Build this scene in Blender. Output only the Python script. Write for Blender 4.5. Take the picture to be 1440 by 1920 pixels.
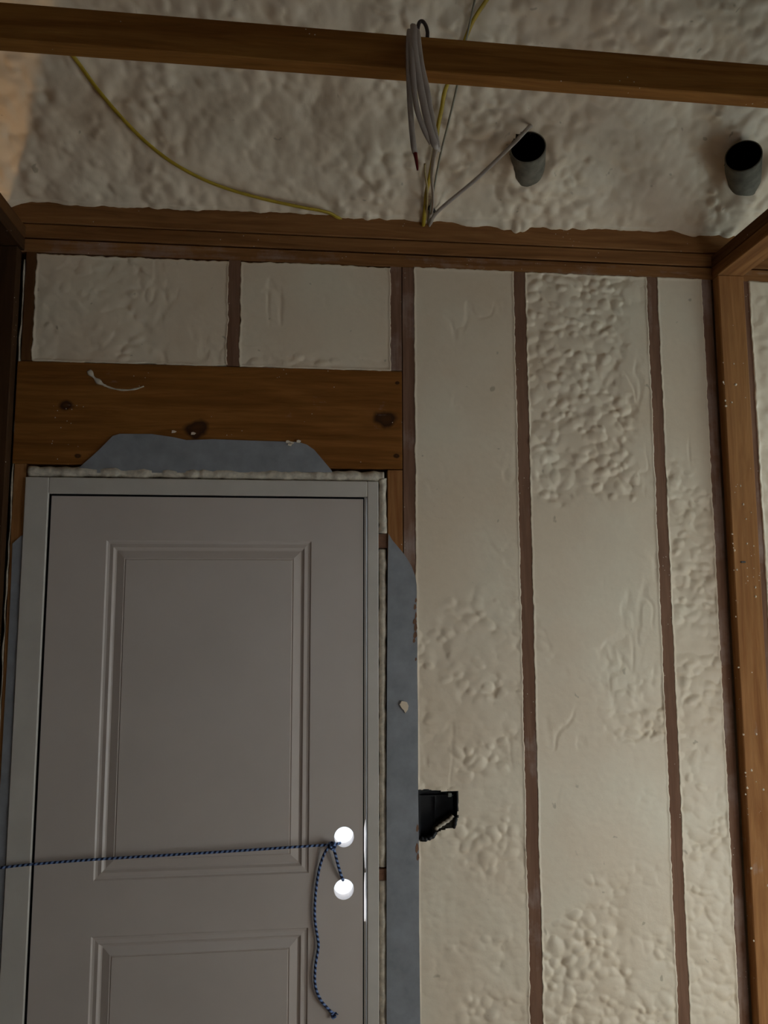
import bpy, bmesh, math, random
import numpy as np
from mathutils import Vector, Matrix

for o in list(bpy.data.objects):
    bpy.data.objects.remove(o)
scene = bpy.context.scene
COL = scene.collection
rng = random.Random(7)

# ------------------------------------------------------------------ camera
cam_d = bpy.data.cameras.new('camera')
cam_d.sensor_fit = 'VERTICAL'
cam_d.sensor_height = 36.0
cam_d.lens = 1443.7 / 1920 * 36.0
cam_d.clip_start = 0.02
cam = bpy.data.objects.new('camera', cam_d)
COL.objects.link(cam)
yaw, pitch, roll = 0.100535, 0.114694, -0.0023456
fwd = Vector((math.sin(yaw) * math.cos(pitch), math.cos(yaw) * math.cos(pitch), math.sin(pitch)))
rt0 = Vector((math.cos(yaw), -math.sin(yaw), 0))
up0 = rt0.cross(fwd)
rt = rt0 * math.cos(roll) + up0 * math.sin(roll)
up = up0 * math.cos(roll) - rt0 * math.sin(roll)
M = Matrix((rt, up, -fwd)).transposed().to_4x4()
M.translation = Vector((0.7434, -2.3174, 1.7333))
cam.matrix_world = M
scene.camera = cam

# ------------------------------------------------------------------ world, lights, exposure
world = bpy.data.worlds.new('overcast_sky')
scene.world = world
world.use_nodes = True
bg = world.node_tree.nodes['Background']
bg.inputs['Color'].default_value = (0.78, 0.88, 1.0, 1)
bg.inputs['Strength'].default_value = 3.0

scene.view_settings.view_transform = 'Standard'
scene.view_settings.look = 'None'
scene.view_settings.exposure = 0.0
scene.view_settings.gamma = 1.0
scene.view_settings.use_curve_mapping = False


def area_light(name, loc, direction, sx, sy, power, color):
    d = bpy.data.lights.new(name, 'AREA')
    d.shape = 'RECTANGLE'
    d.size, d.size_y = sx, sy
    d.energy = power
    d.color = color
    o = bpy.data.objects.new(name, d)
    COL.objects.link(o)
    o.location = loc
    o.rotation_euler = Vector(direction).to_track_quat('-Z', 'Y').to_euler()
    return o


# daylight entering through the window of the room on the right (window_1)
area_light('window_daylight', (3.02, -1.62, 0.80), (-0.62, 1.0, -0.42), 1.45, 1.3, 16.6, (1.0, 0.95, 0.845))
# blue sky reaching in under the eave through the low part of the same window
area_light('low_sky_daylight', (3.02, -1.25, 0.42), (-0.85, 1.0, 0.0), 0.6, 0.45, 7.5, (0.60, 0.86, 1.0))
# greenish daylight through the small high window of the right room (window_3)
area_light('high_window_daylight', (3.03, -0.42, 2.2), (-0.8, 0.36, 0.08), 0.5, 0.45, 3.3, (0.80, 1.0, 1.0))
# added warm fill light behind the camera, placed at window_2
area_light('front_fill_light', (0.9, -4.9, 1.3), (0, 1, 0), 1.2, 1.1, 0.7, (1.0, 0.70, 0.36))
# work lamp in the room on the left
lamp = bpy.data.lights.new('work_lamp', 'POINT')
lamp.energy = 15.0
lamp.color = (1.0, 0.72, 0.42)
lamp.shadow_soft_size = 0.05
lo = bpy.data.objects.new('work_lamp', lamp)
COL.objects.link(lo)
lo.location = (-0.90, -0.42, 1.85)

# ------------------------------------------------------------------ node helpers


class NT:
    def __init__(self, name):
        self.m = bpy.data.materials.new(name)
        self.m.use_nodes = True
        self.t = self.m.node_tree
        self.b = self.t.nodes['Principled BSDF']

    def n(self, kind, **kw):
        nd = self.t.nodes.new(kind)
        for k, v in kw.items():
            if k in nd.inputs.keys():
                nd.inputs[k].default_value = v
            else:
                setattr(nd, k, v)
        return nd

    def l(self, a, b):
        self.t.links.new(a, b)

    def coords(self, scale=(1, 1, 1), rand=True):
        tc = self.n('ShaderNodeTexCoord')
        src = tc.outputs['Object']
        if rand:
            oi = self.n('ShaderNodeObjectInfo')
            mu = self.n('ShaderNodeMath', operation='MULTIPLY')
            mu.inputs[1].default_value = 37.0
            self.l(oi.outputs['Random'], mu.inputs[0])
            ad = self.n('ShaderNodeVectorMath', operation='ADD')
            self.l(src, ad.inputs[0])
            self.l(mu.outputs[0], ad.inputs[1])
            src = ad.outputs[0]
        mp = self.n('ShaderNodeMapping')
        mp.inputs['Scale'].default_value = scale
        self.l(src, mp.inputs['Vector'])
        return mp.outputs[0]

    def noise(self, vec, scale, detail=4, rough=0.55, dist=0.0):
        nd = self.n('ShaderNodeTexNoise', Scale=scale, Detail=detail, Roughness=rough, Distortion=dist)
        self.l(vec, nd.inputs['Vector'])
        return nd.outputs['Fac']

    def ramp(self, fac, stops):
        r = self.n('ShaderNodeValToRGB')
        e = r.color_ramp.elements
        while len(e) < len(stops):
            e.new(0.5)
        for el, (p, c) in zip(e, stops):
            el.position = p
            el.color = c if len(c) == 4 else (*c, 1)
        self.l(fac, r.inputs['Fac'])
        return r.outputs['Color']

    def mix(self, fac, a, b, mode='MIX'):
        nd = self.n('ShaderNodeMix', data_type='RGBA', blend_type=mode)
        for sock, v in ((nd.inputs['Factor'], fac), (nd.inputs[6], a), (nd.inputs[7], b)):
            if isinstance(v, (tuple, list)):
                sock.default_value = (*v, 1) if len(v) == 3 else v
            elif isinstance(v, (int, float)):
                sock.default_value = v
            else:
                self.l(v, sock)
        return nd.outputs[2]

    def bump(self, h, strength=0.3, dist=0.002):
        bp = self.n('ShaderNodeBump', Strength=strength, Distance=dist)
        self.l(h, bp.inputs['Height'])
        self.l(bp.outputs['Normal'], self.b.inputs['Normal'])

    def color(self, c):
        if isinstance(c, (tuple, list)):
            self.b.inputs['Base Color'].default_value = (*c, 1)
        else:
            self.l(c, self.b.inputs['Base Color'])

    def rough(self, r, spec=0.3):
        self.b.inputs['Roughness'].default_value = r
        self.b.inputs['Specular IOR Level'].default_value = spec


_wood = {}


def wood(axis, tone='mid', residue=0.0, knots=()):
    """Rough-sawn framing lumber, grain running along one local axis."""
    key = (axis, tone, residue, tuple(knots))
    if key in _wood:
        return _wood[key]
    dark, lite = {
        'mid': ((0.20, 0.080, 0.026), (0.36, 0.165, 0.060)),
        'yellow': ((0.21, 0.078, 0.016), (0.38, 0.170, 0.042)),
        'red': ((0.185, 0.092, 0.056), (0.285, 0.155, 0.098)),
        'header': ((0.175, 0.060, 0.011), (0.31, 0.122, 0.027)),
        'dark': ((0.045, 0.020, 0.008), (0.080, 0.037, 0.015)),  # shade of the left partition put into the wood colour
        'deep_brown': ((0.10, 0.040, 0.014), (0.17, 0.075, 0.026)),  # darker lumber tone, also part of the left partition's put-in shade
        'orange': ((0.27, 0.105, 0.032), (0.44, 0.205, 0.075)),
    }[tone]
    w = NT('framing_lumber_' + tone)
    sc = [1.0, 1.0, 1.0]
    sc['xyz'.index(axis)] = 0.07
    v = w.coords(tuple(sc))
    g1 = w.noise(v, 20, 5, 0.62, 1.6)
    g2 = w.noise(v, 120, 3, 0.6)
    c = w.ramp(g1, [(0.32, dark), (0.5, tuple((a + b) / 2 for a, b in zip(dark, lite))), (0.68, lite)])
    c = w.mix(0.28, c, w.ramp(g2, [(0.3, (0.35, 0.35, 0.35)), (0.7, (1.1, 1.1, 1.1))]), 'MULTIPLY')
    tc = w.n('ShaderNodeTexCoord')
    for (kx, ky, kz, kr) in knots:
        wv = w.n('ShaderNodeTexNoise', Scale=14.0, Detail=3)
        w.l(tc.outputs['Object'], wv.inputs['Vector'])
        off = w.n('ShaderNodeVectorMath', operation='SCALE')
        off.inputs['Scale'].default_value = kr * 1.6
        w.l(wv.outputs['Color'], off.inputs[0])
        ad = w.n('ShaderNodeVectorMath', operation='ADD')
        w.l(tc.outputs['Object'], ad.inputs[0])
        w.l(off.outputs[0], ad.inputs[1])
        mp = w.n('ShaderNodeMapping')
        mp.inputs['Location'].default_value = (-(kx + kr * 0.8), 0, -(kz + kr * 0.8))
        mp.inputs['Scale'].default_value = (0.8, 0.0, 1.15)
        mp.vector_type = 'POINT'
        sub = w.n('ShaderNodeVectorMath', operation='SUBTRACT')
        sub.inputs[1].default_value = (kx + kr * 0.8, 0, kz + kr * 0.8)
        w.l(ad.outputs[0], sub.inputs[0])
        scl = w.n('ShaderNodeVectorMath', operation='MULTIPLY')
        scl.inputs[1].default_value = (0.8 / kr, 0.0, 1.15 / kr)
        w.l(sub.outputs[0], scl.inputs[0])
        ln = w.n('ShaderNodeVectorMath', operation='LENGTH')
        w.l(scl.outputs[0], ln.inputs[0])
        k = w.ramp(ln.outputs['Value'], [(0.20, (0.80, 0.80, 0.80)), (0.60, (0.95, 0.95, 0.95)), (0.82, (0.45, 0.45, 0.45)), (1.0, (0, 0, 0))])
        c = w.mix(k, c, (0.035, 0.014, 0.006))
        w.t.nodes.remove(mp)
    if residue > 0:
        v2 = w.coords((1, 1, 1))
        p = w.noise(v2, 5.0, 6, 0.62)
        fine = w.noise(v, 60, 3, 0.6)
        am = w.n('ShaderNodeMath', operation='ADD')
        w.l(p, am.inputs[0])
        mm = w.n('ShaderNodeMath', operation='MULTIPLY')
        mm.inputs[1].default_value = 0.35
        w.l(fine, mm.inputs[0])
        w.l(mm.outputs[0], am.inputs[1])
        lo_, hi_ = 0.88 - 0.3 * residue, 1.02 - 0.2 * residue
        k = w.ramp(am.outputs[0], [(lo_, (0, 0, 0)), (hi_, (0.6, 0.6, 0.6))])
        c = w.mix(k, c, (0.42, 0.33, 0.29))
    # stray flecks of dried foam
    v3 = w.coords((1, 1, 1))
    fl = w.n('ShaderNodeTexVoronoi', Scale=70.0)
    w.l(v3, fl.inputs['Vector'])
    n3 = w.noise(v3, 9, 2)
    gt = w.n('ShaderNodeMath', operation='GREATER_THAN')
    gt.inputs[1].default_value = 0.60
    w.l(n3, gt.inputs[0])
    lt = w.n('ShaderNodeMath', operation='LESS_THAN')
    lt.inputs[1].default_value = 0.10
    w.l(fl.outputs['Distance'], lt.inputs[0])
    ml = w.n('ShaderNodeMath', operation='MULTIPLY')
    w.l(gt.outputs[0], ml.inputs[0])
    w.l(lt.outputs[0], ml.inputs[1])
    c = w.mix(ml.outputs[0], c, (0.62, 0.53, 0.42))
    w.color(c)
    w.rough(0.75, 0.12)
    w.bump(g1, 0.25, 0.002)
    _wood[key] = w.m
    return w.m


def foam_material():
    w = NT('spray_foam')
    v = w.coords((1, 1, 1), rand=False)
    p = w.noise(v, 3.2, 4, 0.5)
    c = w.ramp(p, [(0.3, (0.785, 0.625, 0.455)), (0.5, (0.805, 0.66, 0.495)), (0.7, (0.82, 0.705, 0.54))])
    f = w.noise(v, 42, 5, 0.65)
    c = w.mix(0.10, c, w.ramp(f, [(0.3, (0.72, 0.70, 0.66)), (0.6, (1.02, 1.02, 1.02))]), 'MULTIPLY')
    # brown pits where the knife tore the skin
    q = w.noise(v, 26, 2, 0.5, 0.4)
    k = w.ramp(q, [(0.715, (0, 0, 0)), (0.76, (0.55, 0.55, 0.55))])
    c = w.mix(k, c, (0.36, 0.28, 0.18))
    w.color(c)
    w.rough(0.50, 0.38)
    b = w.noise(v, 180, 4, 0.6)
    w.bump(b, 0.14, 0.002)
    return w.m


def plain(name, col, rough=0.5, spec=0.4, nscale=40, var=0.12, bump=0.0):
    w = NT(name)
    v = w.coords((1, 1, 1))
    f = w.noise(v, nscale, 4, 0.6)
    c = w.mix(1.0, col, w.ramp(f, [(0.3, (1 - var,) * 3), (0.7, (1 + var * 0.3,) * 3)]), 'MULTIPLY')
    w.color(c)
    w.rough(rough, spec)
    if bump:
        w.bump(f, bump, 0.002)
    return w.m


FOAM = foam_material()
FOAM_DIRTY = plain('expanding_foam', (0.68, 0.59, 0.47), 0.7, 0.2, 60, 0.35, 0.6)
DOORP = plain('primed_door_paint', (0.575, 0.485, 0.425), 0.42, 0.4, 4, 0.06, 0.04)
JAMBP = plain('primed_jamb_paint', (0.61, 0.545, 0.475), 0.5, 0.35, 7, 0.10, 0.05)
TAPE = plain('grey_flashing_tape', (0.285, 0.285, 0.30), 0.55, 0.35, 18, 0.22, 0.15)
BLACKP = plain('black_plastic', (0.012, 0.012, 0.014), 0.45, 0.4, 50, 0.3)
BLACKM = plain('black_bore', (0.004, 0.004, 0.004), 0.9, 0.0, 50, 0.1)
GASKET = plain('black_rubber_gasket', (0.008, 0.008, 0.010), 0.8, 0.1, 50, 0.1)
PIPEM = plain('grey_pipe_coating', (0.20, 0.18, 0.14), 0.75, 0.2, 25, 0.45, 0.3)
SHEATH = plain('sheathing_board', (0.30, 0.20, 0.11), 0.8, 0.2, 20, 0.3)
DRYW = plain('dull_wall_board', (0.26, 0.19, 0.11), 0.85, 0.2, 8, 0.1)
DARKB = plain('dark_board', (0.05, 0.035, 0.022), 0.85, 0.2, 8, 0.2)
CONC = plain('strand_board_subfloor', (0.30, 0.185, 0.090), 0.85, 0.2, 6, 0.2, 0.2)
GROUND = plain('pale_gravel_ground', (0.55, 0.55, 0.55), 0.9, 0.1, 3, 0.15)
YELLOW = plain('yellow_cable_jacket', (0.50, 0.34, 0.028), 0.45, 0.4, 30, 0.2)
WHITEC = plain('white_cable_jacket', (0.47, 0.40, 0.34), 0.45, 0.4, 30, 0.15)
BROWNC = plain('bare_copper_wire', (0.42, 0.30, 0.12), 0.5, 0.4, 30, 0.2)
REDC = plain('red_wire_sleeve', (0.16, 0.012, 0.012), 0.5, 0.4, 30, 0.2)
DARKW = plain('dark_wire_sleeve', (0.06, 0.045, 0.04), 0.5, 0.4, 30, 0.2)
STEEL = plain('steel_nail', (0.07, 0.065, 0.06), 0.5, 0.5, 30, 0.2)
BRICKB = plain('brown_shim_wood', (0.19, 0.095, 0.055), 0.8, 0.2, 60, 0.3)


def cord_material():
    w = NT('blue_braided_cord')
    uv = w.n('ShaderNodeUVMap')
    mp = w.n('ShaderNodeMapping')
    mp.inputs['Scale'].default_value = (1, 1, 1)
    w.l(uv.outputs[0], mp.inputs['Vector'])
    wv = w.n('ShaderNodeTexWave', wave_type='BANDS', bands_direction='DIAGONAL', Scale=1.0, Distortion=0.0, Detail=0.0)
    w.l(mp.outputs[0], wv.inputs['Vector'])
    c = w.ramp(wv.outputs['Fac'], [(0.30, (0.008, 0.011, 0.035)), (0.5, (0.06, 0.11, 0.30)), (0.75, (0.20, 0.29, 0.52))])
    w.color(c)
    w.rough(0.7, 0.3)
    return w.m


CORD = cord_material()


def glass_material():
    m = bpy.data.materials.new('window_glass')
    m.use_nodes = True
    b = m.node_tree.nodes['Principled BSDF']
    b.inputs['Base Color'].default_value = (0.9, 0.95, 0.95, 1)
    b.inputs['Roughness'].default_value = 0.02
    b.inputs['Transmission Weight'].default_value = 1.0
    return m


GLASS = glass_material()

# ------------------------------------------------------------------ object helpers


def link(name, mesh, mats, parent=None, smooth=False):
    o = bpy.data.objects.new(name, mesh)
    COL.objects.link(o)
    if not isinstance(mats, (list, tuple)):
        mats = [mats]
    if not mesh.materials:
        for m in mats:
            mesh.materials.append(m)
    if parent is not None:
        o.parent = parent
    if smooth:
        mesh.polygons.foreach_set('use_smooth', [True] * len(mesh.polygons))
    return o


def tag(o, label, cat, group=None):
    o['label'] = label
    o['category'] = cat
    if group:
        o['group'] = group
    return o


def struct(o):
    o['kind'] = 'structure'
    return o


def empty(name, loc=(0, 0, 0)):
    o = bpy.data.objects.new(name, None)
    o.empty_display_size = 0.05
    COL.objects.link(o)
    o.location = loc
    return o


def box(name, x0, x1, y0, y1, z0, z1, mat, parent=None, bevel=0.0015, origin=None):
    """A bevelled board whose origin sits at its centre."""
    c = Vector(((x0 + x1) / 2, (y0 + y1) / 2, (z0 + z1) / 2))
    bm = bmesh.new()
    bmesh.ops.create_cube(bm, size=1.0)
    bmesh.ops.scale(bm, vec=(abs(x1 - x0), abs(y1 - y0), abs(z1 - z0)), verts=bm.verts)
    if bevel:
        bmesh.ops.bevel(bm, geom=list(bm.edges), offset=bevel, segments=1, affect='EDGES')
    me = bpy.data.meshes.new(name)
    bm.to_mesh(me)
    bm.free()
    o = link(name, me, mat, parent)
    o.location = c
    return o


def multibox(name, boxes, mat, parent=None):
    bm = bmesh.new()
    for (x0, x1, y0, y1, z0, z1) in boxes:
        g = bmesh.ops.create_cube(bm, size=1.0)
        bmesh.ops.scale(bm, vec=(x1 - x0, y1 - y0, z1 - z0), verts=g['verts'])
        bmesh.ops.translate(bm, vec=((x0 + x1) / 2, (y0 + y1) / 2, (z0 + z1) / 2), verts=g['verts'])
    me = bpy.data.meshes.new(name)
    bm.to_mesh(me)
    bm.free()
    return link(name, me, mat, parent)


def catmull(pts, per=8):
    P = [Vector(p) for p in pts]
    P = [P[0] * 2 - P[1]] + P + [P[-1] * 2 - P[-2]]
    out = []
    for i in range(1, len(P) - 2):
        a, b, c, d = P[i - 1:i + 3]
        for k in range(per):
            t = k / per
            out.append(0.5 * ((2 * b) + (c - a) * t + (2 * a - 5 * b + 4 * c - d) * t * t + (3 * b - a - 3 * c + d) * t ** 3))
    out.append(P[-2])
    return out


def tube(name, pts, r, mat, parent=None, per=8, seg=8, flat=1.0, twist_uv=0.0, rfun=None, ref=Vector((0, 0, 1)), clear=0.0):
    """Swept tube along a smooth path; flat<1 squashes it like a flat cable."""
    path = catmull(pts, per)
    if clear:
        path = [clear_of_ceiling(p, r * clear) for p in path]
    vs, fs, us = [], [], []
    dist = 0.0
    n = len(path)
    for i, p in enumerate(path):
        t = (path[min(i + 1, n - 1)] - path[max(i - 1, 0)]).normalized()
        a = t.cross(ref)
        if a.length < 1e-4:
            a = t.cross(Vector((1, 0, 0)))
        a.normalize()
        b = t.cross(a).normalized()
        if i:
            dist += (p - path[i - 1]).length
        us.append(dist)
        rr = r * (rfun(i / (n - 1)) if rfun else 1.0)
        for k in range(seg):
            an = 2 * math.pi * k / seg
            vs.append(p + a * (rr * math.cos(an)) + b * (rr * flat * math.sin(an)))
    uvs = []
    for i in range(n - 1):
        for k in range(seg):
            k2 = (k + 1) % seg
            fs.append((i * seg + k, i * seg + k2, (i + 1) * seg + k2, (i + 1) * seg + k))
            uvs += [(us[i] * twist_uv, 0.628 * k / seg), (us[i] * twist_uv, 0.628 * (k + 1) / seg),
                    (us[i + 1] * twist_uv, 0.628 * (k + 1) / seg), (us[i + 1] * twist_uv, 0.628 * k / seg)]
    fs.append(tuple(range(seg - 1, -1, -1)))
    uvs += [(0, 0)] * seg
    fs.append(tuple((n - 1) * seg + k for k in range(seg)))
    uvs += [(0, 0)] * seg
    me = bpy.data.meshes.new(name)
    me.from_pydata([tuple(v) for v in vs], [], fs)
    if twist_uv:
        ul = me.uv_layers.new(name='UVMap')
        ul.data.foreach_set('uv', [c for uv in uvs for c in uv])
    return link(name, me, mat, parent, smooth=True)


def prism(name, poly, y0, y1, mat, parent=None, bevel=0.0):
    """An outline in the wall plane (x, z) given real thickness along y."""
    n = len(poly)
    vs = [(x, y0, z) for x, z in poly] + [(x, y1, z) for x, z in poly]
    fs = [tuple(range(n)), tuple(range(2 * n - 1, n - 1, -1))]
    fs += [(i, i + n, (i + 1) % n + n, (i + 1) % n) for i in range(n)]
    me = bpy.data.meshes.new(name)
    me.from_pydata(vs, [], fs)
    bm = bmesh.new()
    bm.from_mesh(me)
    bmesh.ops.recalc_face_normals(bm, faces=bm.faces)
    bm.to_mesh(me)
    bm.free()
    return link(name, me, mat, parent)


# ------------------------------------------------------------------ numpy noise


def vnoise(u, v, seed):
    iu, iv = np.floor(u).astype(np.int64), np.floor(v).astype(np.int64)
    fu, fv = u - iu, v - iv
    fu, fv = fu * fu * (3 - 2 * fu), fv * fv * (3 - 2 * fv)

    def h(a, b):
        x = (a * 374761393 + b * 668265263 + seed * 982451653) & 0x7fffffff
        x = ((x ^ (x >> 13)) * 1274126177) & 0x7fffffff
        x = x ^ (x >> 16)
        return (x & 0xffff) / 65535.0
    return (h(iu, iv) * (1 - fu) + h(iu + 1, iv) * fu) * (1 - fv) + (h(iu, iv + 1) * (1 - fu) + h(iu + 1, iv + 1) * fu) * fv


def fbm(u, v, scale, seed, octv=4):
    r, a, t = 0, 1.0, 0
    for k in range(octv):
        r = r + a * vnoise(u / scale * 2 ** k + 11.3 * k, v / scale * 2 ** k + 5.7 * k, seed + k)
        t += a
        a *= 0.5
    return r / t


def lumps(u, v, size, seed, warp=0.2, aspect=1.25):
    """Popcorn-like blend of soft rounded domes, 0..1."""
    wu = u + (fbm(u, v, size * 2.2, seed + 50, 2) - 0.5) * size * warp * 3
    wv = v + (fbm(u, v, size * 2.2, seed + 60, 2) - 0.5) * size * warp * 3
    a, b = wu / (size * aspect), wv / size
    ia, ib = np.floor(a).astype(np.int64), np.floor(b).astype(np.int64)

    def h(x, y, s):
        q = (x * 374761393 + y * 668265263 + (seed + s) * 982451653) & 0x7fffffff
        q = ((q ^ (q >> 13)) * 1274126177) & 0x7fffffff
        return ((q ^ (q >> 16)) & 0xffff) / 65535.0
    acc = np.zeros_like(a)
    for dx in (-1, 0, 1):
        for dy in (-1, 0, 1):
            cx, cy = ia + dx, ib + dy
            px, py = cx + 0.1 + 0.8 * h(cx, cy, 1), cy + 0.1 + 0.8 * h(cx, cy, 2)
            r2 = (0.60 + 0.45 * h(cx, cy, 3)) ** 2
            d = np.clip(1 - ((a - px) ** 2 + (b - py) ** 2) / r2, 0, 1)
            d = d ** 0.75 * (0.45 + 0.55 * h(cx, cy, 4))
            acc += d ** 5
    return np.clip(acc ** 0.2, 0, 1.15)


def sstep(x, a, b):
    t = np.clip((x - a) / (b - a), 0, 1)
    return t * t * (3 - 2 * t)


def grid_mesh(name, X, Y, Z, keep=None):
    nv, nu = X.shape
    co = np.stack([X, Y, Z], -1).reshape(-1, 3).astype(np.float32)
    idx = np.arange(nu * nv).reshape(nv, nu)
    q = np.stack([idx[:-1, :-1], idx[:-1, 1:], idx[1:, 1:], idx[1:, :-1]], -1)
    if keep is not None:
        kq = keep[:-1, :-1] & keep[:-1, 1:] & keep[1:, 1:] & keep[1:, :-1]
        q = q[kq]
    q = q.reshape(-1, 4)
    me = bpy.data.meshes.new(name)
    me.vertices.add(len(co))
    me.vertices.foreach_set('co', co.ravel())
    me.loops.add(q.size)
    me.loops.foreach_set('vertex_index', q.ravel().astype(np.int32))
    me.polygons.add(len(q))
    me.polygons.foreach_set('loop_start', np.arange(0, q.size, 4, dtype=np.int32))
    me.polygons.foreach_set('use_smooth', np.ones(len(q), dtype=bool))
    me.update(calc_edges=True)
    return me


def in_poly(px, pz, poly):
    inside = np.zeros(px.shape, bool)
    n = len(poly)
    for i in range(n):
        x1, z1 = poly[i]
        x2, z2 = poly[(i + 1) % n]
        c = ((z1 > pz) != (z2 > pz)) & (px < (x2 - x1) * (pz - z1) / (z2 - z1 + 1e-12) + x1)
        inside ^= c
    return inside


BOX_POLY = [(1.070, 1.180), (1.195, 1.174), (1.191, 1.097), (1.179, 1.072), (1.160, 1.070), (1.135, 1.065),
            (1.121, 1.044), (1.106, 1.041), (1.092, 1.035), (1.070, 1.045)]


def foam_bay(name, x0, x1, z0, z1, seed, rough, parent, res=0.0034, zfine=0.5, hole=None, ragged=0.007):
    """Foam filling one stud bay. rough(u, v) -> 0 (planed flush) .. 1 (lumpy, left as it rose).
    The border wanders a few millimetres over the studs and its edge rolls back into the bay."""
    nu = int((x1 - x0) / res)
    zlo = max(z0, zfine)
    nv = int((z1 - zlo) / res)
    a = np.linspace(0, 1, nu)
    zt = np.linspace(z1, zlo, nv)
    if z0 < zfine:
        zt = np.concatenate([zt, np.linspace(zlo, z0, 24)[1:]])

    def wob(t, sd):
        return (fbm(t, t * 0 + sd * 1.7, 0.07, sd, 5) - 0.5) * 0.6 * ragged + (fbm(t, t * 0 + sd * 0.3, 0.016, sd + 5, 3) - 0.5) * 0.75 * ragged
    xl = x0 - 0.001 + wob(zt, seed + 101)
    xr = x1 + 0.001 + wob(zt, seed + 102)
    U = xl[:, None] + (xr - xl)[:, None] * a[None, :]
    xn = np.linspace(x0, x1, nu)
    top = wob(xn, seed + 103)
    bot = wob(xn, seed + 104) if z0 > 1 else top * 0
    f = ((zt - z0) / (z1 - z0))[:, None]
    W = np.repeat(zt[:, None], nu, 1) + sstep(f, 0.8, 1.0) * top[None, :] + (1 - sstep(f, 0.0, 0.2)) * bot[None, :]
    R = np.clip(rough(U, W), 0, 1)
    L = np.maximum(lumps(U, W, 0.025, seed, 0.30), 0.8 * lumps(U, W, 0.042, seed + 7, 0.35))
    scr = fbm(U, W, 0.13, seed + 3, 4) - 0.5
    fine = fbm(U, W, 0.014, seed + 4, 3) - 0.5
    ridge = np.clip(1 - np.abs(fbm(U * 1.3, W * 0.55, 0.10, seed + 21, 3) - 0.5) * 14, 0, 1)
    gate = sstep(fbm(U, W, 0.22, seed + 40, 3), 0.58, 0.70)
    flat = 0.0008 + scr * 0.0030 + fine * 0.0007 + gate * ridge * 0.0022
    lump = 0.011 - L * 0.0140 + scr * 0.010 + fine * 0.0007
    Y = np.maximum(flat * (1 - R) + lump * R, -0.0045)
    # rounded border
    dx = np.minimum(U - xl[:, None], xr[:, None] - U)
    e = 1 - sstep(dx, 0.0, 0.007)
    ez = sstep(W, z1 - 0.009, z1 + 0.002)
    if z0 > 1:
        ez = np.maximum(ez, 1 - sstep(W, z0 - 0.002, z0 + 0.009))
    e = np.maximum(e, ez)
    Y = Y * (1 - e) + np.minimum(Y, -0.0012) * e
    pad = lambda q: np.concatenate([q[:, :1], q, q[:, -1:]], 1)
    U, W, Y = pad(U), pad(W), pad(Y)
    Y[:, 0] = 0.03
    Y[:, -1] = 0.03
    padv = lambda q: np.concatenate([q[:1], q, q[-1:]], 0)
    U, W, Y = padv(U), padv(W), padv(Y)
    Y[0] = 0.03
    Y[-1] = 0.03
    keep = None
    if hole is not None:
        keep = ~in_poly(U + (fbm(U, W, 0.02, 5, 2) - 0.5) * 0.004, W + (fbm(U, W, 0.02, 6, 2) - 0.5) * 0.006, hole)
    return link(name, grid_mesh(name, U, Y, W, keep), FOAM, parent)


# ================================================================== SETTING: room shell
XL, XR, YF, YB = -2.25, 3.06, -5.0, 0.115

floor = struct(box('floor', XL - 0.1, XR + 0.1, YF - 0.1, 0.13, -0.12, 0.0, CONC, bevel=0))
struct(box('ground', -8, 10, 0.2, 14, -0.25, -0.14, GROUND, bevel=0))

# the exterior wall seen in the photograph: sheathing with the door opening
wall = multibox('wall_back', [
    (XL, -0.079, 0.100, 0.115, 0, 3.05), (0.9885, XR, 0.100, 0.115, 0, 3.05),
    (-0.079, 0.9885, 0.100, 0.115, 2.131, 3.05)], SHEATH)
struct(wall)

# side and rear shell, out of view, with window openings
wl = struct(multibox('wall_left', [(XL - 0.1, XL, YF, YB, 0, 5.1)], DRYW))
wr = struct(multibox('wall_right', [
    (XR, XR + 0.1, YF, -2.42, 0, 5.1), (XR, XR + 0.1, -0.88, -0.73, 0, 5.1), (XR, XR + 0.1, -0.17, YB, 0, 5.1), (XR, XR + 0.1, -0.73, -0.17, 0, 1.92), (XR, XR + 0.1, -0.73, -0.17, 2.48, 5.1),
    (XR, XR + 0.1, -2.42, -0.88, 0, 0.12), (XR, XR + 0.1, -2.42, -0.88, 1.52, 5.1)], DRYW))
wf = struct(multibox('wall_front', [
    (XL, 0.23, YF - 0.1, YF, 0, 3.05), (1.57, XR, YF - 0.1, YF, 0, 3.05),
    (0.23, 1.57, YF - 0.1, YF, 0, 0.68), (0.23, 1.57, YF - 0.1, YF, 1.92, 3.05)], DRYW))
w1 = struct(multibox('window_1', [(XR + 0.02, XR + 0.08, -2.42, -2.37, 0.12, 1.52), (XR + 0.02, XR + 0.08, -0.93, -0.88, 0.12, 1.52),
                                  (XR + 0.02, XR + 0.08, -2.37, -0.93, 0.12, 0.17), (XR + 0.02, XR + 0.08, -2.37, -0.93, 1.47, 1.52)], JAMBP))
box('pane', XR + 0.045, XR + 0.051, -2.37, -0.93, 0.17, 1.47, GLASS, w1, 0)
w3 = struct(multibox('window_3', [(XR + 0.02, XR + 0.08, -0.73, -0.69, 1.92, 2.48), (XR + 0.02, XR + 0.08, -0.21, -0.17, 1.92, 2.48),
                                  (XR + 0.02, XR + 0.08, -0.69, -0.21, 1.92, 1.96), (XR + 0.02, XR + 0.08, -0.69, -0.21, 2.44, 2.48)], JAMBP))
box('pane', XR + 0.045, XR + 0.051, -0.69, -0.21, 1.96, 2.44, GLASS, w3, 0)
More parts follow.
